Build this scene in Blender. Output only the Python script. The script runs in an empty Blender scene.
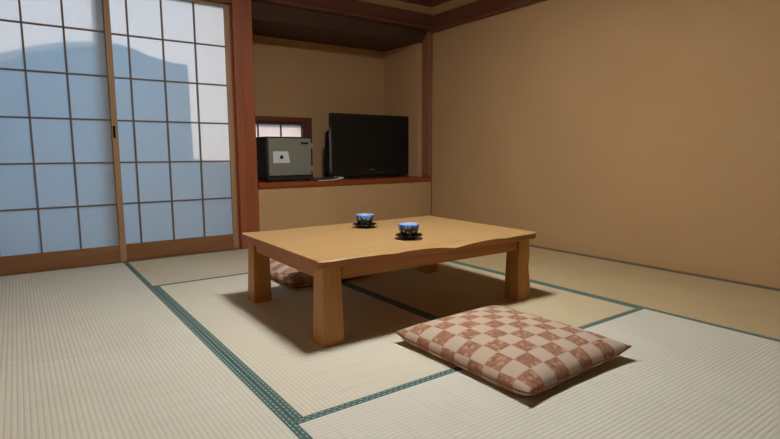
import bpy, bmesh, math, random
from mathutils import Vector, Matrix, noise

random.seed(7)
scene = bpy.context.scene
COL = scene.collection

# ------------------------------------------------------------------ helpers
def box(bm, x0, x1, y0, y1, z0, z1, bev=0.0):
    vs = [bm.verts.new((x, y, z)) for x in (x0, x1) for y in (y0, y1) for z in (z0, z1)]
    q = [(0, 1, 3, 2), (4, 6, 7, 5), (0, 4, 5, 1), (2, 3, 7, 6), (0, 2, 6, 4), (1, 5, 7, 3)]
    fs = [bm.faces.new([vs[i] for i in f]) for f in q]
    if bev:
        es = list({e for f in fs for e in f.edges})
        bmesh.ops.bevel(bm, geom=es, offset=bev, segments=2, affect='EDGES', profile=0.5)

def prism_x(bm, prof, x0, x1):
    """extrude a (y, z) outline along x"""
    a = [bm.verts.new((x0, y, z)) for y, z in prof]
    b = [bm.verts.new((x1, y, z)) for y, z in prof]
    n = len(prof)
    for i in range(n):
        j = (i + 1) % n
        bm.faces.new((a[i], a[j], b[j], b[i]))
    bm.faces.new(a[::-1]); bm.faces.new(b)

def prism_y(bm, prof, y0, y1):
    """extrude an (x, z) outline along y"""
    a = [bm.verts.new((x, y0, z)) for x, z in prof]
    b = [bm.verts.new((x, y1, z)) for x, z in prof]
    n = len(prof)
    for i in range(n):
        j = (i + 1) % n
        bm.faces.new((a[i], a[j], b[j], b[i]))
    bm.faces.new(a[::-1]); bm.faces.new(b)

def lathe(bm, prof, n=40):
    rings = []
    for r, z in prof:
        if r < 1e-6:
            rings.append([bm.verts.new((0, 0, z))])
        else:
            rings.append([bm.verts.new((r * math.cos(2 * math.pi * k / n), r * math.sin(2 * math.pi * k / n), z)) for k in range(n)])
    for a, b in zip(rings, rings[1:]):
        for k in range(n):
            l = (k + 1) % n
            if len(a) == 1 and len(b) == 1:
                continue
            if len(a) == 1:
                bm.faces.new((a[0], b[k], b[l]))
            elif len(b) == 1:
                bm.faces.new((a[k], a[l], b[0]))
            else:
                bm.faces.new((a[k], a[l], b[l], b[k]))

def tube(bm, pts, r, n=8):
    rings = []
    for i, p in enumerate(pts):
        p = Vector(p)
        t = (Vector(pts[min(i + 1, len(pts) - 1)]) - Vector(pts[max(i - 1, 0)])).normalized()
        u = t.cross(Vector((0, 0, 1)))
        if u.length < 1e-4:
            u = t.cross(Vector((1, 0, 0)))
        u.normalize(); v = t.cross(u)
        rings.append([bm.verts.new(p + r * (math.cos(a) * u + math.sin(a) * v)) for a in [2 * math.pi * k / n for k in range(n)]])
    for a, b in zip(rings, rings[1:]):
        for k in range(n):
            l = (k + 1) % n
            bm.faces.new((a[k], a[l], b[l], b[k]))
    bm.faces.new(rings[0][::-1]); bm.faces.new(rings[-1])

def obj(name, bm, mat, parent=None, smooth=False):
    bmesh.ops.recalc_face_normals(bm, faces=bm.faces)
    me = bpy.data.meshes.new(name); bm.to_mesh(me); bm.free()
    if smooth:
        for p in me.polygons:
            p.use_smooth = True
    o = bpy.data.objects.new(name, me); COL.objects.link(o)
    me.materials.append(mat)
    if parent:
        o.parent = parent
    return o

def tag(o, label, cat, group=None):
    o['label'] = label; o['category'] = cat
    if group:
        o['group'] = group
    return o

def thing(name, label, cat, loc=(0, 0, 0), rz=0.0, group=None):
    o = bpy.data.objects.new(name, None); COL.objects.link(o)
    o.empty_display_size = 0.1
    o.location = loc; o.rotation_euler = (0, 0, rz)
    return tag(o, label, cat, group)

def struct(name, bm, mat, label=None):
    o = obj(name, bm, mat); o['kind'] = 'structure'
    if label:
        o['label'] = label
    return o

def dup(root, loc, rz, label):
    r = root.copy(); COL.objects.link(r)
    r.location = loc; r.rotation_euler = (0, 0, rz); r['label'] = label
    for ch in list(root.children):
        c = ch.copy(); COL.objects.link(c); c.parent = r
        for g in list(ch.children):
            d = g.copy(); COL.objects.link(d); d.parent = c
    return r

# ---------------------------------------------------------------- materials
def srgb(r, g, b):
    def f(c):
        c /= 255.0
        return c / 12.92 if c <= 0.04045 else ((c + 0.055) / 1.055) ** 2.4
    return (f(r), f(g), f(b), 1.0)

def mat(name, col, rough=0.6, spec=0.5, metal=0.0):
    m = bpy.data.materials.new(name); m.use_nodes = True
    nt = m.node_tree; b = nt.nodes['Principled BSDF']
    b.inputs['Base Color'].default_value = col
    b.inputs['Roughness'].default_value = rough
    b.inputs['Specular IOR Level'].default_value = spec
    b.inputs['Metallic'].default_value = metal
    return m, nt, b

def N(nt, kind, **kw):
    n = nt.nodes.new(kind)
    for k, v in kw.items():
        if k in n.inputs:
            n.inputs[k].default_value = v
        else:
            setattr(n, k, v)
    return n

def mixc(nt, fac, a, b):
    m = nt.nodes.new('ShaderNodeMix'); m.data_type = 'RGBA'
    if hasattr(fac, 'links'):
        nt.links.new(fac, m.inputs[0])
    else:
        m.inputs[0].default_value = fac
    for s, v in ((6, a), (7, b)):
        if hasattr(v, 'links'):
            nt.links.new(v, m.inputs[s])
        else:
            m.inputs[s].default_value = v
    return m.outputs[2]

def coords(nt, scale=(1, 1, 1), rot=(0, 0, 0)):
    t = nt.nodes.new('ShaderNodeTexCoord')
    mp = N(nt, 'ShaderNodeMapping', Scale=scale, Rotation=rot)
    nt.links.new(t.outputs['Object'], mp.inputs['Vector'])
    return mp.outputs['Vector']

def ramp(nt, fac, p0, p1):
    r = N(nt, 'ShaderNodeMapRange')
    r.inputs['From Min'].default_value = p0; r.inputs['From Max'].default_value = p1
    nt.links.new(fac, r.inputs['Value'])
    return r.outputs['Result']

def bump(nt, b, h, strength=0.3, dist=0.002):
    n = N(nt, 'ShaderNodeBump', Strength=strength, Distance=dist)
    nt.links.new(h, n.inputs['Height']); nt.links.new(n.outputs['Normal'], b.inputs['Normal'])

def wood(name, light, dark, axis='x', rough=0.45, spec=0.4, scale=1.0, contrast=1.0):
    """long grain: noise stretched along one object axis"""
    m, nt, b = mat(name, light, rough, spec)
    s = {'x': (1.2, 28, 28), 'y': (28, 1.2, 28), 'z': (28, 28, 1.2)}[axis]
    v = coords(nt, tuple(c * scale for c in s))
    n1 = N(nt, 'ShaderNodeTexNoise', Scale=1.0, Detail=6.0, Roughness=0.6, Distortion=0.4)
    nt.links.new(v, n1.inputs['Vector'])
    v2 = coords(nt, tuple(c * scale * (5 if c > 10 else 2.5) for c in s))
    n2 = N(nt, 'ShaderNodeTexNoise', Scale=1.0, Detail=3.0)
    nt.links.new(v2, n2.inputs['Vector'])
    c1 = mixc(nt, ramp(nt, n1.outputs['Fac'], 0.5 - 0.22 / contrast, 0.5 + 0.22 / contrast), dark, light)
    mid = tuple(0.5 * (a + c) for a, c in zip(light, dark))
    f = N(nt, 'ShaderNodeMath', operation='MULTIPLY'); f.inputs[1].default_value = 0.35
    nt.links.new(ramp(nt, n2.outputs['Fac'], 0.45, 0.7), f.inputs[0])
    c2 = mixc(nt, f.outputs[0], c1, mid)
    nt.links.new(c2, b.inputs['Base Color'])
    bump(nt, b, n1.outputs['Fac'], 0.08, 0.001)
    return m

def plaster(name, col, col2):
    m, nt, b = mat(name, col, 0.92, 0.15)
    v = coords(nt)
    n1 = N(nt, 'ShaderNodeTexNoise', Scale=260.0, Detail=3.0)
    n2 = N(nt, 'ShaderNodeTexNoise', Scale=1.6, Detail=3.0)
    nt.links.new(v, n1.inputs['Vector']); nt.links.new(v, n2.inputs['Vector'])
    c = mixc(nt, ramp(nt, n2.outputs['Fac'], 0.3, 0.7), col, col2)
    nt.links.new(c, b.inputs['Base Color'])
    bump(nt, b, n1.outputs['Fac'], 0.35, 0.002)
    return m

def rush(name, col, col2):
    """woven rush: ridges run along the mat's own long side (object x)"""
    m, nt, b = mat(name, col, 0.62, 0.35)
    v = coords(nt)
    sep = N(nt, 'ShaderNodeSeparateXYZ'); nt.links.new(v, sep.inputs[0])
    my = N(nt, 'ShaderNodeMath', operation='MULTIPLY'); my.inputs[1].default_value = 2 * math.pi / 0.0152
    nt.links.new(sep.outputs['Y'], my.inputs[0])
    sn = N(nt, 'ShaderNodeMath', operation='SINE'); nt.links.new(my.outputs[0], sn.inputs[0])
    ridge = ramp(nt, sn.outputs[0], -1.0, 0.2)
    fine = N(nt, 'ShaderNodeTexNoise', Scale=1.0, Detail=2.0)
    nt.links.new(coords(nt, (700, 60, 60)), fine.inputs['Vector'])
    big = N(nt, 'ShaderNodeTexNoise', Scale=3.0, Detail=3.0); nt.links.new(v, big.inputs['Vector'])
    straw = N(nt, 'ShaderNodeTexNoise', Scale=1.0, Detail=2.0)
    nt.links.new(coords(nt, (110, 2.5, 1)), straw.inputs['Vector'])
    c = mixc(nt, ramp(nt, big.outputs['Fac'], 0.3, 0.7), col, col2)
    dk = tuple(x * 0.72 for x in col[:3]) + (1,)
    g = N(nt, 'ShaderNodeMath', operation='SUBTRACT'); g.inputs[0].default_value = 1.0
    nt.links.new(ridge, g.inputs[1])
    g2 = N(nt, 'ShaderNodeMath', operation='MULTIPLY'); g2.inputs[1].default_value = 0.45
    nt.links.new(g.outputs[0], g2.inputs[0])
    c = mixc(nt, g2.outputs[0], c, dk)
    s2 = N(nt, 'ShaderNodeMath', operation='MULTIPLY'); s2.inputs[1].default_value = 0.35
    nt.links.new(ramp(nt, straw.outputs['Fac'], 0.5, 0.75), s2.inputs[0])
    c = mixc(nt, s2.outputs[0], c, dk)
    nt.links.new(c, b.inputs['Base Color'])
    h = N(nt, 'ShaderNodeMath', operation='MULTIPLY_ADD'); h.inputs[1].default_value = 0.15
    nt.links.new(fine.outputs['Fac'], h.inputs[0]); nt.links.new(ridge, h.inputs[2])
    bump(nt, b, h.outputs[0], 0.55, 0.0018)
    return m

def edging():
    m, nt, b = mat('edging_cloth', srgb(78, 110, 104), 0.85, 0.15)
    v = coords(nt)
    br = N(nt, 'ShaderNodeTexBrick')
    nt.links.new(v, br.inputs['Vector'])
    br.offset = 0.5
    br.inputs['Color1'].default_value = srgb(140, 160, 152)
    br.inputs['Color2'].default_value = srgb(130, 150, 144)
    br.inputs['Mortar'].default_value = srgb(72, 98, 96)
    br.inputs['Scale'].default_value = 1.0
    br.inputs['Mortar Size'].default_value = 0.0048
    br.inputs['Mortar Smooth'].default_value = 0.35
    br.inputs['Brick Width'].default_value = 0.022
    br.inputs['Row Height'].default_value = 0.0128
    nt.links.new(br.outputs['Color'], b.inputs['Base Color'])
    return m

def check_cloth():
    m, nt, b = mat('check_cloth', srgb(200, 170, 150), 0.9, 0.1)
    v = coords(nt)
    sep = N(nt, 'ShaderNodeSeparateXYZ'); nt.links.new(v, sep.inputs[0])
    def cell(sock, pitch, off):
        a = N(nt, 'ShaderNodeMath', operation='MULTIPLY_ADD'); a.inputs[1].default_value = 1 / pitch; a.inputs[2].default_value = off
        nt.links.new(sock, a.inputs[0])
        f = N(nt, 'ShaderNodeMath', operation='FLOOR'); nt.links.new(a.outputs[0], f.inputs[0])
        return f.outputs[0]
    P = 0.0655
    s = N(nt, 'ShaderNodeMath', operation='ADD')
    nt.links.new(cell(sep.outputs['X'], P, 0.0), s.inputs[0]); nt.links.new(cell(sep.outputs['Y'], P, 1.95), s.inputs[1])
    pp = N(nt, 'ShaderNodeMath', operation='PINGPONG'); pp.inputs[1].default_value = 1.0
    nt.links.new(s.outputs[0], pp.inputs[0])
    vo = N(nt, 'ShaderNodeTexVoronoi', Scale=42.0); nt.links.new(v, vo.inputs['Vector'])
    dots = ramp(nt, vo.outputs['Distance'], 0.42, 0.22)
    nz = N(nt, 'ShaderNodeTexNoise', Scale=75.0, Detail=3.0); nt.links.new(v, nz.inputs['Vector'])
    brown = mixc(nt, ramp(nt, nz.outputs['Fac'], 0.35, 0.65), srgb(136, 98, 78), srgb(164, 121, 98))
    d2 = N(nt, 'ShaderNodeMath', operation='MULTIPLY'); d2.inputs[1].default_value = 0.65
    nt.links.new(dots, d2.inputs[0])
    brown = mixc(nt, d2.outputs[0], brown, srgb(190, 154, 130))
    c = mixc(nt, pp.outputs[0], srgb(184, 166, 148), brown)
    nt.links.new(c, b.inputs['Base Color'])
    n2 = N(nt, 'ShaderNodeTexNoise', Scale=420.0); nt.links.new(v, n2.inputs['Vector'])
    bump(nt, b, n2.outputs['Fac'], 0.2, 0.001)
    return m

def paper(name, refl, trans):
    m = bpy.data.materials.new(name); m.use_nodes = True
    nt = m.node_tree; nt.nodes.remove(nt.nodes['Principled BSDF'])
    out = nt.nodes['Material Output']
    d = N(nt, 'ShaderNodeBsdfDiffuse', Color=refl); t = N(nt, 'ShaderNodeBsdfTranslucent', Color=trans)
    v = coords(nt)
    nz = N(nt, 'ShaderNodeTexNoise', Scale=60.0, Detail=4.0); nt.links.new(v, nz.inputs['Vector'])
    mx = nt.nodes.new('ShaderNodeMixShader')
    nt.links.new(ramp(nt, nz.outputs['Fac'], -3.0, 4.2), mx.inputs[0])
    nt.links.new(d.outputs[0], mx.inputs[1]); nt.links.new(t.outputs[0], mx.inputs[2])
    nt.links.new(mx.outputs[0], out.inputs['Surface'])
    return m

M = {}
M['wall'] = plaster('sand_plaster', srgb(187, 154, 113), srgb(182, 149, 108))
M['wall_dark'] = plaster('dark_plaster', srgb(120, 100, 76), srgb(112, 94, 70))  # for the unseen wall behind the camera, darkened to cut bounced light
M['post'] = wood('red_post_wood', srgb(160, 92, 58), srgb(128, 68, 40), 'z', 0.4)
M['post_dull'] = wood('dull_post_wood', srgb(154, 108, 80), srgb(132, 88, 62), 'z', 0.5)
M['window_wood'] = wood('window_frame_wood', srgb(116, 66, 46), srgb(94, 50, 34), 'x', 0.5)
M['beam'] = wood('dark_red_beam', srgb(116, 72, 56), srgb(94, 56, 44), 'x', 0.45)
M['beam_y'] = wood('dark_red_beam_side', srgb(116, 72, 56), srgb(94, 56, 44), 'y', 0.45)
M['sill'] = wood('red_sill_wood', srgb(150, 74, 42), srgb(118, 52, 28), 'x', 0.35)
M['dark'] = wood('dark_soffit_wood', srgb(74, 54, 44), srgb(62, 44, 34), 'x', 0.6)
M['ceil'] = wood('ceiling_wood', srgb(140, 108, 78), srgb(120, 90, 62), 'y', 0.6)
M['shoji'] = wood('screen_wood', srgb(170, 138, 102), srgb(148, 114, 80), 'z', 0.5)
M['rail'] = wood('screen_rail_wood', srgb(140, 100, 64), srgb(116, 78, 46), 'x', 0.5)
M['muntin'] = wood('lattice_wood', srgb(120, 102, 84), srgb(100, 84, 68), 'z', 0.6)
M['top'] = wood('table_top_wood', srgb(184, 150, 102), srgb(169, 133, 84), 'x', 0.33, 0.45, 1.0, 0.8)
M['edge'] = wood('table_edge_wood', srgb(180, 122, 64), srgb(152, 96, 46), 'x', 0.38, 0.4)
M['leg'] = wood('table_leg_wood', srgb(188, 138, 74), srgb(166, 114, 56), 'z', 0.4, 0.4)
M['edging'] = edging()
M['check'] = check_cloth()
M['piping'] = mat('cushion_piping', srgb(120, 74, 56), 0.9, 0.1)[0]
M['paper'] = paper('screen_paper', srgb(172, 174, 174), (0.78, 0.80, 0.80, 1))
M['paper_pink'] = paper('window_paper', srgb(205, 195, 188), (0.82, 0.72, 0.66, 1))
M['black_gloss'] = mat('gloss_black_plastic', srgb(20, 21, 22), 0.22, 0.4)[0]
M['screen'] = mat('dark_screen', srgb(18, 20, 20), 0.28, 0.3)[0]
M['black'] = mat('black_plastic', srgb(15, 15, 16), 0.8, 0.06)[0]
M['silver'] = mat('dull_silver', srgb(120, 120, 120), 0.4, 0.5, 0.6)[0]
M['safe_body'] = mat('safe_body_paint', srgb(40, 40, 42), 0.5, 0.35)[0]
M['safe_door'] = mat('safe_door_paint', srgb(126, 130, 118), 0.5, 0.35)[0]
M['safe_hinge'] = mat('safe_hinge_paint', srgb(134, 132, 122), 0.5, 0.35)[0]
M['note'] = mat('note_paper', srgb(212, 218, 220), 0.9, 0.1)[0]
M['ink'] = mat('dark_ink', srgb(40, 42, 44), 0.8, 0.1)[0]
M['booklet'] = mat('booklet_cover', srgb(62, 62, 56), 0.6, 0.3)[0]
M['page'] = mat('booklet_pages', srgb(232, 226, 216), 0.85, 0.1)[0]
M['lacquer'] = mat('black_lacquer', srgb(34, 24, 20), 0.28, 0.5)[0]
M['floor_wood'] = wood('entry_floor_wood', srgb(150, 106, 66), srgb(128, 86, 50), 'x', 0.4)
M['ground'] = mat('garden_ground', srgb(150, 148, 140), 0.9, 0.1)[0]
M['shadow_cutout'] = mat('shadow_cutout_paint', srgb(170, 180, 190), 0.9, 0.1)[0]
M['cord'] = mat('lamp_cord', srgb(60, 56, 50), 0.6, 0.3)[0]

def glaze():
    m, nt, b = mat('cup_glaze', srgb(60, 100, 170), 0.2, 0.5)
    v = coords(nt)
    sep = N(nt, 'ShaderNodeSeparateXYZ'); nt.links.new(v, sep.inputs[0])
    vo = N(nt, 'ShaderNodeTexVoronoi', Scale=62.0); nt.links.new(v, vo.inputs['Vector'])
    body = mixc(nt, ramp(nt, vo.outputs['Distance'], 0.34, 0.24), srgb(36, 44, 52), srgb(176, 186, 180))
    nz = N(nt, 'ShaderNodeTexNoise', Scale=45.0); nt.links.new(v, nz.inputs['Vector'])
    rim = mixc(nt, ramp(nt, nz.outputs['Fac'], 0.4, 0.62), srgb(34, 68, 156), srgb(104, 150, 212))
    c = mixc(nt, ramp(nt, sep.outputs['Z'], 0.040, 0.043), body, rim)
    nt.links.new(c, b.inputs['Base Color'])
    return m
M['glaze'] = glaze()
M['glaze_in'] = mat('cup_inside_glaze', srgb(150, 186, 226), 0.2, 0.5)[0]

RUSH = {k: rush('rush_' + k, srgb(*a), srgb(*b)) for k, a, b in (  # tone per mat stands in for sheen changing with ridge direction and light
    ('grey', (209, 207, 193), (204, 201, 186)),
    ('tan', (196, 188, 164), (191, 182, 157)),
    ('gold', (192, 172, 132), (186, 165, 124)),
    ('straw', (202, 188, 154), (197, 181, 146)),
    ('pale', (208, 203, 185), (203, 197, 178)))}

# ------------------------------------------------------------- room constants
XR = 3.625          # right wall face
YF = -0.07          # front face of the alcove
YB = 0.60           # back wall of the alcove
YN = -4.80          # wall behind the camera
ZC = 2.16           # ceiling
W = 0.9             # tatami width
BW = 0.0288         # cloth edging width

# --- floor
bm = bmesh.new(); box(bm, -0.1, XR + 0.1, YN - 0.1, 0.75, -0.25, -0.0565)
struct('floor', bm, M['floor_wood'])
bm = bmesh.new(); box(bm, 0.0, XR, YN, -3.605, -0.0565, 0.0)
struct('floor_entry', bm, M['floor_wood'])

# --- tatami mats
def tatami(label, rk, cx, cy, along, length=1.8, width=0.9, edges=(1, -1)):
    """local x is the long side; edges lists which long sides carry cloth"""
    t = thing('tatami_mat', label, 'tatami mat', (cx, cy, -0.056), 0 if along == 'x' else math.pi / 2, 'tatami mats covering the floor')
    g = 0.0006
    y0 = -width / 2 + (BW if -1 in edges else g); y1 = width / 2 - (BW if 1 in edges else g)
    bm = bmesh.new(); box(bm, -length / 2 + g, length / 2 - g, y0, y1, 0, 0.056, 0.0015)
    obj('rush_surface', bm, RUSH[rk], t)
    for s in edges:
        bm = bmesh.new()
        a, b = sorted((s * (width / 2 - g), s * (width / 2 - BW)))
        box(bm, -length / 2 + g, length / 2 - g, a, b, 0, 0.0561, 0.0008)
        obj('cloth_border', bm, M['edging'], t)
    return t

YT = -0.076   # where the mats stop at the sill
LN = 1.8 + YT
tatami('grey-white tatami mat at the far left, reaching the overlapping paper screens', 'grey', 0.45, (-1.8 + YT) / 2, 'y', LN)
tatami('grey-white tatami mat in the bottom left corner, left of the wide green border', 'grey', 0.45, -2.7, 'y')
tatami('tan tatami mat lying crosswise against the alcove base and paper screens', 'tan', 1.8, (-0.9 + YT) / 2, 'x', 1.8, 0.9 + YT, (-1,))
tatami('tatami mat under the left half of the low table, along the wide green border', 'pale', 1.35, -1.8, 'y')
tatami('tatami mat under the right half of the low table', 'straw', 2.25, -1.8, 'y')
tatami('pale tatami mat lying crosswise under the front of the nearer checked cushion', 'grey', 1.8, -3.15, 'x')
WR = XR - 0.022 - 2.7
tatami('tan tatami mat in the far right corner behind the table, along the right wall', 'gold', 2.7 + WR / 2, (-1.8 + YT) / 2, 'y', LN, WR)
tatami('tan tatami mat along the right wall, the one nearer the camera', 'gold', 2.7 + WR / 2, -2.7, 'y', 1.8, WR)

# --- walls
bm = bmesh.new(); box(bm, -0.1, 0.0, YN, 0.12, -0.0565, ZC + 0.1); struct('wall_left', bm, M['wall'])
bm = bmesh.new(); box(bm, XR, XR + 0.1, YN, 0.75, -0.0565, ZC + 0.1); struct('wall_right', bm, M['wall'])
bm = bmesh.new(); box(bm, -0.1, XR + 0.1, YN - 0.1, YN, -0.0565, ZC + 0.1); struct('wall_front', bm, M['wall_dark'])
# above the screens and above the alcove
bm = bmesh.new(); box(bm, 0.0, XR, -0.045, 0.06, 1.90, ZC + 0.1); struct('wall_back', bm, M['wall'])
# alcove: low wall below the shelf, sides, back with the little window
bm = bmesh.new(); box(bm, 1.852, 3.607, -0.073, 0.02, -0.0565, 0.464); struct('wall_alcove_base', bm, M['wall'])
bm = bmesh.new(); box(bm, 1.72, 1.80, 0.07, YB, -0.0565, 1.90); struct('wall_alcove_left', bm, M['wall'])
bm = bmesh.new(); box(bm, 3.53, XR, 0.035, YB, -0.0565, 1.90); struct('wall_alcove_right', bm, M['wall'])
WX0, WX1, WZ0, WZ1 = 1.93, 2.60, 0.55, 1.022
bm = bmesh.new()
box(bm, 1.72, WX0, YB, YB + 0.1, -0.0565, 1.9)
box(bm, WX1, XR, YB, YB + 0.1, -0.0565, 1.9)
box(bm, WX0, WX1, YB, YB + 0.1, WZ1, 1.9)
box(bm, WX0, WX1, YB, YB + 0.1, -0.0565, WZ0)
struct('wall_alcove_back', bm, M['wall'])
# alcove ceiling with a sloped front
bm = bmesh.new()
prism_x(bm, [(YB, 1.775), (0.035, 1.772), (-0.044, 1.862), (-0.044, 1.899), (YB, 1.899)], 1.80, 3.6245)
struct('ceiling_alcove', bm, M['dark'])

# --- ceiling of narrow boards with battens
bm = bmesh.new()
x = -0.1
while x < XR + 0.1:
    x2 = min(x + 0.30, XR + 0.1)
    box(bm, x, x2 - 0.004, YN - 0.1, 0.1, ZC, ZC + 0.02); x = x2
box(bm, -0.1, XR + 0.1, YN - 0.1, 0.75, ZC + 0.1, ZC + 0.14)
y = -0.45
while y > YN:
    box(bm, 0.0, XR, y - 0.012, y + 0.012, ZC - 0.018, ZC); y -= 0.45
struct('ceiling', bm, M['ceil'])

# --- trims
def trim(n, m, *boxes, bev=0.003):
    bm = bmesh.new()
    for b in boxes:
        box(bm, *b, bev)
    return struct('trim_%s' % n, bm, m)
# nageshi rail over the alcove and screens (board + lower lip)
trim('back_rail', M['beam'], (0.0, XR - 0.03, -0.084, -0.045, 1.911, 2.015), (0.0, XR - 0.03, -0.102, -0.045, 1.876, 1.905))
trim('right_rail', M['beam_y'], (XR - 0.030, XR, YN, -0.05, 1.896, 2.005), (XR - 0.050, XR, YN, -0.05, 1.856, 1.890))
trim('left_rail', M['beam_y'], (0.0, 0.036, YN, -0.1, 1.892, 2.005))
trim('back_cornice', M['beam'], (0.0, XR, -0.075, -0.045, 2.092, ZC))
trim('right_cornice', M['beam_y'], (XR - 0.03, XR, YN, -0.076, 2.092, ZC))
trim('left_cornice', M['beam_y'], (0.0, 0.03, YN, -0.076, 2.092, ZC))
# head track over the screens and the sill under them
trim('screen_head', M['beam'], (0.0, 1.70, -0.075, 0.055, 1.824, 1.875))
trim('screen_sill', M['rail'], (0.0, 1.70, -0.075, 0.06, -0.0565, 0.002), bev=0.001)
# posts
trim('screen_jamb', M['post'], (1.6925, 1.7025, -0.030, 0.055, 0.002, 1.824), bev=0.001)
def post(n, x0, x1, y0, y1, z0, z1, mk='post'):
    bm = bmesh.new(); box(bm, x0, x1, y0, y1, z0, z1, 0.008)
    return struct('trim_%s' % n, bm, M[mk])
post('left_post', 1.703, 1.851, -0.076, 0.069, -0.0565, 1.90)
post('corner_post', 3.574, XR - 0.001, -0.0725, 0.034, 0.505, 1.862, 'post_dull')
# shelf board and its front rail
trim('alcove_shelf', M['sill'], (1.852, 3.53, -0.0735, YB, 0.466, 0.504), (1.852, 3.60, -0.092, -0.0735, 0.466, 0.504), bev=0.002)
# thin strip at the foot of the right wall and in the corner
trim('right_floor_strip', M['rail'], (XR - 0.0215, XR, -3.6, -0.076, -0.0565, 0.004), bev=0.001)
trim('corner_strip', M['post_dull'], (3.6072, XR, -0.0725, 0.02, 0.0, 0.464), bev=0.001)

# --- window at the back of the alcove
bm = bmesh.new()
fw = 0.065
for b in ((WX0 - 0.04, WX1 + fw, YB - 0.022, YB - 0.0002, WZ1, WZ1 + 0.048),
          (WX1 - 0.002, WX1 + fw, YB - 0.022, YB - 0.0002, 0.4945, WZ1),
          (WX0 - 0.04, WX0 + 0.002, YB - 0.022, YB - 0.0002, 0.4945, WZ1),
          (WX0, WX1 - 0.002, YB - 0.0002, YB + 0.09, WZ1 - 0.022, WZ1),
          (WX1 - 0.022, WX1, YB - 0.0002, YB + 0.09, WZ0, WZ1 - 0.022)):
    box(bm, *b, 0.002)
struct('window_1', bm, M['window_wood'])
win = bpy.data.objects['window_1']
bm = bmesh.new()
for xx in (2.145, 2.368):
    box(bm, xx - 0.006, xx + 0.006, YB + 0.025, YB + 0.04, WZ0, WZ1 - 0.02)
for zz in (0.72, 0.865):
    box(bm, WX0, WX1 - 0.02, YB + 0.026, YB + 0.039, zz - 0.006, zz + 0.006)
obj('window_lattice', bm, M['muntin'], win)
bm = bmesh.new(); box(bm, WX0, WX1 - 0.02, YB + 0.041, YB + 0.0425, WZ0, WZ1 - 0.02)
obj('window_pane', bm, M['paper_pink'], win)

# --- sliding paper screens
Z0, PIT, NR = 0.117, 0.2808, 6
ZT = Z0 + PIT * NR
def shoji(name, x0, x1, yf, muntins, sl, sr, label):
    """yf: room-side face; muntins: x of the vertical bars; sl, sr: stile widths"""
    e = bpy.data.objects.new(name, None); COL.objects.link(e); e['kind'] = 'structure'; e['label'] = label
    e.location = (x0, yf, 0.003); w = x1 - x0; z = -0.003
    bm = bmesh.new()
    box(bm, 0, sl, 0, 0.03, 0.0, 1.822 + z, 0.002); box(bm, w - sr, w, 0, 0.03, 0.0, 1.822 + z, 0.002)
    box(bm, sl, w - sr, 0.001, 0.029, ZT + z, 1.822 + z, 0.002)
    obj('screen_frame', bm, M['shoji'], e)
    bm = bmesh.new(); box(bm, sl, w - sr, 0.001, 0.029, 0.0, Z0 + z, 0.002)
    obj('bottom_rail', bm, M['rail'], e)
    bm = bmesh.new()
    for mx in muntins:
        box(bm, mx - x0 - 0.0055, mx - x0 + 0.0055, 0.004, 0.017, Z0 + z, ZT + z)
    for k in range(1, NR):
        zz = Z0 + PIT * k + z
        box(bm, sl, w - sr, 0.006, 0.017, zz - 0.0055, zz + 0.0055)
    obj('lattice', bm, M['muntin'], e)
    bm = bmesh.new(); box(bm, sl, w - sr, 0.0172, 0.0182, Z0 + z, ZT + z)
    obj('paper', bm, M['paper'], e)
    return e
dl = shoji('door_1', 0.002, 0.898, -0.064, (0.201, 0.418, 0.633), 0.03, 0.037, 'front sliding paper screen at the far left, overlapping the one beside the post')
bm = bmesh.new(); box(bm, 0.865, 0.880, -0.0012, 0.0, 0.838, 0.918)
obj('finger_pull', bm, M['black'], dl)
shoji('door_2', 0.812, 1.692, -0.031, (1.0035, 1.2215, 1.4395), 0.03, 0.036, 'rear sliding paper screen standing against the red wooden post')

# ---------------------------------------------------------------- low table
TH = 0.343
tb = thing('low_table', 'low solid wood table with wavy natural front edge standing on the tatami', 'table', (1.820, -1.872, 0.0), -0.012)
TW, TD, TT = 1.222, 0.855, 0.036
def tabletop():
    bm = bmesh.new(); n = 110
    def wave(x, ph):
        a = 0.5 * (math.sin(5.3 * x + ph) + math.sin(11.0 * x + 1.7 * ph + 0.8))
        return 0.010 + 0.010 * max(0, a) + 0.012 * max(0, math.sin(8.2 * x + ph * 2.1)) ** 2 + 0.006 * max(0, math.sin(19 * x + ph)) ** 3 + 0.003 * noise.noise((x * 9, ph, 0))
    rows = []
    for i in range(n + 1):
        x = -TW / 2 + TW * i / n
        d = min(x + TW / 2, TW / 2 - x)
        k = max(0.0, 1 - d / 0.012); rnd = 0.008 * k * k   # rounded corners
        tp = min(1.0, d / 0.16); tp = tp * tp * (3 - 2 * tp)
        wf, wb = 0.008 + tp * (wave(x, 0.4) - 0.008), 0.008 + tp * (wave(x, 3.1) - 0.008)
        zf = TH - TT * (0.16 + 16.0 * (wf - 0.008))
        h = TT
        yf, yb = -TD / 2 + rnd, TD / 2 - rnd
        zt = TH - 0.0015 * k * k
        rows.append([bm.verts.new(p) for p in (
            (x, yf + 0.012, TH - h), (x, yf + 0.002, TH - h + 0.006), (x, yf, zf), (x, yf + wf * 0.5, 0.45 * zt + 0.55 * zf), (x, yf + wf, zt),
            (x, -0.2, zt), (x, 0.0, zt), (x, 0.2, zt),
            (x, yb - wb, zt), (x, yb - wb * 0.5, 0.45 * zt + 0.55 * zf), (x, yb, zf), (x, yb - 0.002, TH - h + 0.006), (x, yb - 0.012, TH - h))])
    m = len(rows[0])
    for a, b in zip(rows, rows[1:]):
        for j in range(m):
            l = (j + 1) % m
            bm.faces.new((a[j], a[l], b[l], b[j]))
    bm.faces.new(rows[0]); bm.faces.new(rows[-1][::-1])
    return bm
tt = obj('tabletop', tabletop(), M['top'], tb)
tt.data.materials.append(M['edge'])
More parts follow.
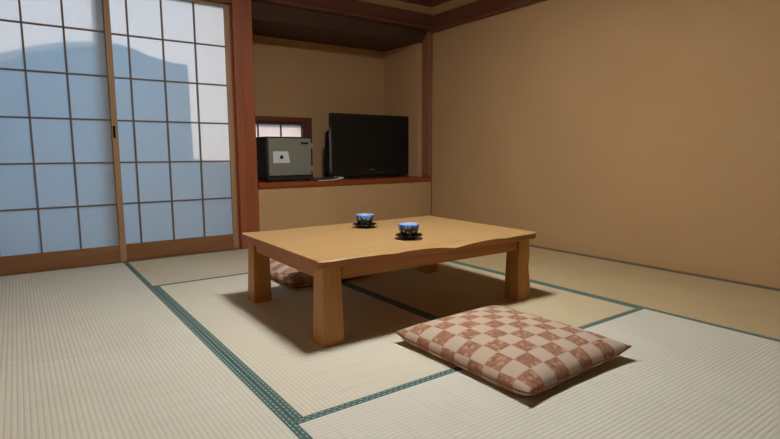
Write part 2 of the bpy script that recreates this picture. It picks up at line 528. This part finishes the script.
for p in tt.data.polygons:
    if p.normal.z < 0.3:
        p.material_index = 1
    if p.normal.z > -0.5 and abs(p.normal.x) < 0.5:
        p.use_smooth = False
LW, LD = 1.180, 0.820
ap = 0.052
za, zb = TH - TT - ap, TH - TT - 0.0003
bm = bmesh.new(); box(bm, -LW / 2 + 0.092, LW / 2 - 0.092, -LD / 2 + 0.014, -LD / 2 + 0.046, za, zb, 0.002); obj('apron', bm, M['edge'], tb)
bm = bmesh.new(); box(bm, -LW / 2 + 0.092, LW / 2 - 0.092, LD / 2 - 0.05, LD / 2 - 0.018, za, zb, 0.002); obj('apron', bm, M['edge'], tb)
bm = bmesh.new(); box(bm, -LW / 2 + 0.018, -LW / 2 + 0.05, -LD / 2 + 0.092, LD / 2 - 0.092, za, zb, 0.002); obj('apron', bm, M['edge'], tb)
bm = bmesh.new(); box(bm, LW / 2 - 0.05, LW / 2 - 0.018, -LD / 2 + 0.092, LD / 2 - 0.092, za, zb, 0.002); obj('apron', bm, M['edge'], tb)
def leg_bm(sx, sy):
    """square leg, swelling a little towards the foot on its outer sides"""
    bm = bmesh.new(); rings = []
    H = TH - TT - 0.0003
    for k in range(13):
        t = k / 12.0; z = H * t
        fl = 0.009 * (1 - t) + (0.002 * math.sin(2.6 * math.pi * t + 0.5) if sx > 0 else 0.0)
        o = 0.009 - fl
        i = 0.091 - 0.006 * t
        xo, xi = sx * (LW / 2 - o), sx * (LW / 2 - i)
        yo, yi = sy * (LD / 2 - o), sy * (LD / 2 - i)
        rings.append([bm.verts.new((a, b, z)) for a, b in ((xo, yo), (xi, yo), (xi, yi), (xo, yi))])
    for a, b in zip(rings, rings[1:]):
        for j in range(4):
            l = (j + 1) % 4
            bm.faces.new((a[j], a[l], b[l], b[j]))
    bm.faces.new(rings[0]); bm.faces.new(rings[-1])
    es = [e for e in bm.edges if abs(e.verts[0].co.z - e.verts[1].co.z) > 0.005]
    bmesh.ops.bevel(bm, geom=es, offset=0.004, segments=2, affect='EDGES')
    return bm
for sx in (-1, 1):
    for sy in (-1, 1):
        obj('leg', leg_bm(sx, sy), M['leg'], tb)

# ------------------------------------------------------------ floor cushions
CX, CY = 0.284, 0.324
def cushion_bm():
    bm = bmesh.new(); n = 48
    def pos(u, v, top):
        r = (1 - u * u) * (1 - v * v)
        # sides pull in slightly between pinched corners
        x = u * CX * (1 - 0.035 * (1 - v * v) ** 0.7 * abs(u) ** 3)
        y = v * CY * (1 - 0.035 * (1 - u * u) ** 0.7 * abs(v) ** 3)
        corner = (abs(u) * abs(v)) ** 6
        seam = 0.031 + 0.014 * corner + 0.006 * u * (1 - v) / 2
        puff = (1 - abs(u) ** 7) ** 0.5 * (1 - abs(v) ** 7) ** 0.5
        wr = 0.0025 * noise.noise((x * 13, y * 13, 3.0 if top else 9.0)) * puff
        if top:
            z = seam + 0.046 * puff + 0.026 * r + wr
        else:
            z = max(seam - 0.037 * puff, 0.0006)
        return (x, y, z)
    g = {}
    def P(i, j, top):
        edge = i in (0, n) or j in (0, n)
        k = (i, j, True if edge else top)
        if k not in g:
            # finer towards the edges
            u = math.sin((i / n - 0.5) * math.pi); v = math.sin((j / n - 0.5) * math.pi)
            u = 0.5 * u + (i / n - 0.5); v = 0.5 * v + (j / n - 0.5)
            g[k] = bm.verts.new(pos(u, v, top))
        return g[k]
    for i in range(n):
        for j in range(n):
            for top in (True, False):
                bm.faces.new((P(i, j, top), P(i + 1, j, top), P(i + 1, j + 1, top), P(i, j + 1, top)))
    return bm, pos
cu = thing('floor_cushion', 'pink and brown checked floor cushion lying in the open in front of the low table', 'cushion', (1.770, -2.704, 0.0), 0.02, 'checked floor cushions around the low table')
bm, cpos = cushion_bm()
obj('cover', bm, M['check'], cu, smooth=True)
bm = bmesh.new()
loop = []
K = 24
for s in range(4):
    for k in range(K):
        t = -1 + 2 * k / K
        u, v = ((t, -1), (1, t), (-t, 1), (-1, -t))[s]
        p = cpos(u, v, True); loop.append((p[0], p[1], p[2]))
loop.append(loop[0])
tube(bm, loop, 0.0028, 6)
obj('piping', bm, M['piping'], cu, smooth=True)
dup(cu, (1.768, -1.12, 0.0), -0.02, 'pink and brown checked floor cushion on the far side, half hidden behind the table legs')

# ------------------------------------------------------------- cups, saucers
saucer_prof = [(0, 0), (0.034, 0), (0.036, 0.003), (0.033, 0.006), (0.046, 0.010), (0.063, 0.0165), (0.065, 0.0185), (0.0635, 0.0195), (0.046, 0.0135), (0.036, 0.0115), (0, 0.0115)]
def saucer(loc, label):
    bm = bmesh.new(); lathe(bm, saucer_prof)
    o = obj('saucer', bm, M['lacquer'], None, smooth=True); o.location = loc
    return tag(o, label, 'saucer', 'dark saucers under the cups')
def cup(loc, rz, label):
    t = thing('teacup', label, 'cup', loc, rz, 'blue teacups on the table')
    bm = bmesh.new()
    lathe(bm, [(0, 0.002), (0.023, 0.002), (0.024, 0.0), (0.028, 0.0), (0.0285, 0.005), (0.038, 0.012), (0.0445, 0.024), (0.0465, 0.038), (0.0490, 0.055), (0.0482, 0.0565)])
    obj('cup_body', bm, M['glaze'], t, smooth=True)
    bm = bmesh.new()
    lathe(bm, [(0.0482, 0.0565), (0.0466, 0.055), (0.0440, 0.038), (0.0415, 0.025), (0.033, 0.014), (0.014, 0.009), (0, 0.0085)])
    obj('cup_inside', bm, M['glaze_in'], t, smooth=True)
    return t
ZS = TH + 0.0002
for k, (px, py, which) in enumerate(((1.822, -1.649, 'farther from the camera, near the back edge'), (1.783, -2.084, 'nearer the camera, near the front edge'))):
    saucer((px, py, ZS), 'dark lacquer saucer under the teacup %s' % which)
    cup((px, py, ZS + 0.0117), 0.6 + 1.9 * k, 'blue rimmed dark patterned teacup %s of the table' % which)

# ---------------------------------------------------------------- television
SZ = 0.5042
tv = thing('television', 'black flat screen television standing on the alcove shelf', 'television', (3.083, 0.20, SZ))
bm = bmesh.new()
hw = 0.437; z0, z1 = 0.018, 0.588
prism_y(bm, [(-hw, z0 + 0.01), (-hw + 0.01, z0), (hw - 0.01, z0), (hw, z0 + 0.01), (hw, z1 - 0.006), (hw - 0.006, z1), (-hw + 0.006, z1), (-hw, z1 - 0.006)], -0.03, 0.012)
bez = obj('bezel', bm, M['black_gloss'], tv)
bm = bmesh.new(); box(bm, -hw + 0.022, hw - 0.022, -0.0312, -0.0302, z0 + 0.075, z1 - 0.022)
obj('screen', bm, M['screen'], tv)
bm = bmesh.new()
box(bm, -0.030, 0.030, -0.0312, -0.0302, z0 + 0.052, z0 + 0.061)
obj('maker_badge', bm, M['silver'], bez)
bm = bmesh.new()
box(bm, 0.06, 0.145, -0.0312, -0.0302, z0 + 0.024, z0 + 0.029)
obj('indicator_strip', bm, M['silver'], bez)
bm = bmesh.new()
prism_x(bm, [(0.012, z0 + 0.012), (0.075, z0 + 0.02), (0.095, z0 + 0.08), (0.095, z0 + 0.32), (0.07, z1 - 0.16), (0.012, z1 - 0.145)], -hw + 0.004, hw - 0.004)
obj('rear_housing', bm, M['black'], tv)
bm = bmesh.new(); box(bm, -0.30, 0.30, -0.11, 0.13, 0.0, 0.014, 0.005); box(bm, -0.12, 0.12, -0.02, 0.06, 0.013, 0.03, 0.002)
obj('stand', bm, M['black_gloss'], tv)

# ---------------------------------------------------------------------- safe
sf = thing('safe', 'small black safe with grey door on the left of the alcove shelf', 'safe', (2.20, 0.06, SZ))
sw, sd, sh = 0.207, 0.36, 0.368
bm = bmesh.new()
box(bm, -sw, sw, 0.03, sd, 0.008, sh, 0.006)
obj('body', bm, M['safe_body'], sf)
bm = bmesh.new()
box(bm, -sw, sw, 0.012, 0.030, 0.008, 0.045, 0.003)
obj('plinth', bm, M['safe_body'], sf)
for fx in (-1, 1):
    for fy in (0.06, sd - 0.04):
        bm = bmesh.new(); box(bm, fx * (sw - 0.03) - 0.015, fx * (sw - 0.03) + 0.015, fy - 0.015, fy + 0.015, 0.0, 0.0079)
        obj('foot', bm, M['black'], sf)
bm = bmesh.new(); box(bm, -sw + 0.010, sw - 0.022, 0.0, 0.0298, 0.048, sh - 0.012, 0.004)
sdoor = obj('door', bm, M['safe_door'], sf)
bm = bmesh.new(); box(bm, sw - 0.118, sw - 0.048, -0.0012, 0.0, sh - 0.062, sh - 0.044, 0.0004)
obj('nameplate', bm, M['ink'], sdoor)
bm = bmesh.new()
lathe(bm, [(0, 0.012), (0.017, 0.012), (0.019, 0.009), (0.019, 0.0), (0, 0.0)], 24)
for v in bm.verts:
    x, y, z = v.co; v.co = (x * 0.8 - 0.088, -z, y * 0.8 + 0.200)
obj('dial', bm, M['ink'], sdoor, smooth=False)
for hz in (0.10, sh - 0.075):
    bm = bmesh.new(); box(bm, sw - 0.022, sw + 0.004, 0.002, 0.026, hz - 0.022, hz + 0.022, 0.003)
    obj('hinge', bm, M['safe_hinge'], sf)
# paper note hanging on the dial
bm = bmesh.new()
ring = 20
outer = [(-0.072, 0.048), (0.060, 0.048), (0.076, -0.048), (-0.072, -0.048)]
prism_y(bm, outer, -0.0016, -0.0008)
nt_ = obj('paper_note', bm, M['note'])
nt_.location = (2.20 - 0.088, 0.06, SZ + 0.200)
tag(nt_, 'white paper note stuck around the dial of the grey safe door', 'note')

# ------------------------------------------------------------------- booklet
bk = thing('booklet', 'thin dark booklet with curled white pages lying between safe and television', 'booklet', (2.50, 0.02, SZ), 0.05)
def sheet(z, lift, t, x0, x1, d):
    bm = bmesh.new(); n = 16; A = []
    for i in range(n + 1):
        s = i / n; x = x0 + (x1 - x0) * s
        zz = z + lift * max(0, (s - 0.45) / 0.55) ** 2
        A.append([bm.verts.new((x, y, zz + k)) for y, k in ((-d, 0), (d, 0), (d, t), (-d, t))])
    for a, b in zip(A, A[1:]):
        for j in range(4):
            l = (j + 1) % 4
            bm.faces.new((a[j], a[l], b[l], b[j]))
    bm.faces.new(A[0]); bm.faces.new(A[-1][::-1])
    return bm
obj('pages', sheet(0.0003, 0.018, 0.006, -0.115, 0.14, 0.075), M['page'], bk)
obj('cover', sheet(0.0068, 0.014, 0.003, -0.13, 0.09, 0.077), M['booklet'], bk)

# ------------------------------------------------------ lamp on the ceiling
LX, LY, LZ = 1.61, -2.21, 2.055
lp = thing('ceiling_lamp', 'square wooden framed lamp fixed to the ceiling over the low table', 'lamp', (LX, LY, LZ))
m = bpy.data.materials.new('lamp_diffuser'); m.use_nodes = True
nt = m.node_tree; nt.nodes.remove(nt.nodes['Principled BSDF'])
em = N(nt, 'ShaderNodeEmission', Color=(1.0, 0.985, 0.95, 1), Strength=148.0)
nt.links.new(em.outputs[0], nt.nodes['Material Output'].inputs['Surface'])
F = 0.160
bm = bmesh.new(); box(bm, -F + 0.006, F - 0.006, -F + 0.006, F - 0.006, -0.028, 0.016, 0.008); obj('diffuser', bm, m, lp)
bm = bmesh.new()
for a in (-1, 1):
    box(bm, a * F - 0.006, a * F + 0.006, -F - 0.006, F + 0.006, 0.0, 0.085)
    box(bm, -F + 0.006, F - 0.006, a * F - 0.006, a * F + 0.006, 0.0, 0.085)
box(bm, -F + 0.006, F - 0.006, -F + 0.006, F - 0.006, 0.06, 0.0825)
obj('lamp_frame', bm, M['dark'], lp)

# ------------------------------------------------ outdoors: ground, added shadow casters
bm = bmesh.new(); box(bm, -6, 8, 0.75, 9, -0.6, -0.5); struct('ground', bm, M['ground'])
SUN = Vector((0.20, -1.0, -0.52)).normalized()
D = 1.15
sxo, szo = -SUN.x / -SUN.y * D, -SUN.z / -SUN.y * D    # shift from the paper to the cutout outside
shade = [(-0.6, 0.0), (-0.6, 1.24), (0.1, 1.255), (0.297, 1.286), (0.425, 1.352), (0.611, 1.405), (0.767, 1.432), (0.866, 1.450), (0.94, 1.455), (1.03, 1.432),
         (1.11, 1.403), (1.19, 1.380), (1.29, 1.363), (1.38, 1.358), (1.382, 0.97), (1.388, 0.69), (1.46, 0.682), (1.80, 0.640), (1.80, 0.0)]
prof = [(x + sxo, z + szo) for x, z in shade]
prof[0] = (prof[0][0] - 1.5, -0.5); prof[1] = (prof[1][0] - 1.5, prof[1][1]); prof[-1] = (prof[-1][0], -0.5)
bm = bmesh.new(); prism_y(bm, prof, D - 0.03, D); 
struct('wall_shadow_cutout', bm, M['shadow_cutout'])  # added unseen board, outline projected back from the shadow wanted on the screens
# added half-transparent sheet, shaped to cast the paler shadow band on the paper
m = bpy.data.materials.new('garden_net'); m.use_nodes = True
nt = m.node_tree; nt.nodes.remove(nt.nodes['Principled BSDF'])
tr = N(nt, 'ShaderNodeBsdfTransparent'); df = N(nt, 'ShaderNodeBsdfDiffuse', Color=srgb(170, 180, 190))
mx = nt.nodes.new('ShaderNodeMixShader'); mx.inputs[0].default_value = 0.5
nt.links.new(tr.outputs[0], mx.inputs[1]); nt.links.new(df.outputs[0], mx.inputs[2])
nt.links.new(mx.outputs[0], nt.nodes['Material Output'].inputs['Surface'])
half_shade = [(-1.5, 1.15), (-1.5, 1.30), (0.1, 1.315), (0.303, 1.36), (0.455, 1.415), (0.615, 1.458), (0.785, 1.478), (0.785, 2.3), (0.85, 2.3), (0.85, 1.15)]
bm = bmesh.new(); prism_y(bm, [(x + sxo, z + szo) for x, z in half_shade], D + 0.001, D + 0.002)
struct('trim_garden_net', bm, m)

# ------------------------------------------------------------------ sun, sky
sd_ = bpy.data.lights.new('sun', 'SUN'); sd_.energy = 8.3; sd_.angle = math.radians(0.6); sd_.color = (1.0, 0.78, 0.66)
so = bpy.data.objects.new('sun', sd_); COL.objects.link(so)
so.rotation_euler = SUN.to_track_quat('-Z', 'Y').to_euler(); so.location = (0, 4, 4)
wd = bpy.data.worlds.new('World'); scene.world = wd; wd.use_nodes = True
bg = wd.node_tree.nodes['Background']
bg.inputs['Color'].default_value = (0.36, 0.66, 1.0, 1); bg.inputs['Strength'].default_value = 6.5

# -------------------------------------------------------------------- camera
cam = bpy.data.cameras.new('camera'); co = bpy.data.objects.new('camera', cam); COL.objects.link(co)
cam.sensor_width = 36.0; cam.lens = 520.29 / 780 * 36.0; cam.clip_start = 0.05
r = Vector((0.8127319, -0.5826269, -0.00357026)); u = Vector((0.07759815, 0.10216784, 0.99173598)); f = Vector((0.5774473, 0.80629252, -0.12824583))
co.matrix_world = Matrix(((r.x, u.x, -f.x, 0.32274), (r.y, u.y, -f.y, -3.97296), (r.z, u.z, -f.z, 0.74133), (0, 0, 0, 1)))
scene.camera = co

scene.view_settings.view_transform = 'Standard'
scene.view_settings.look = 'None'
scene.view_settings.exposure = 0.0
scene.view_settings.gamma = 1.0
scene.view_settings.use_curve_mapping = False
scene.cycles.use_denoising = True
scene.cycles.max_bounces = 10
scene.cycles.diffuse_bounces = 6
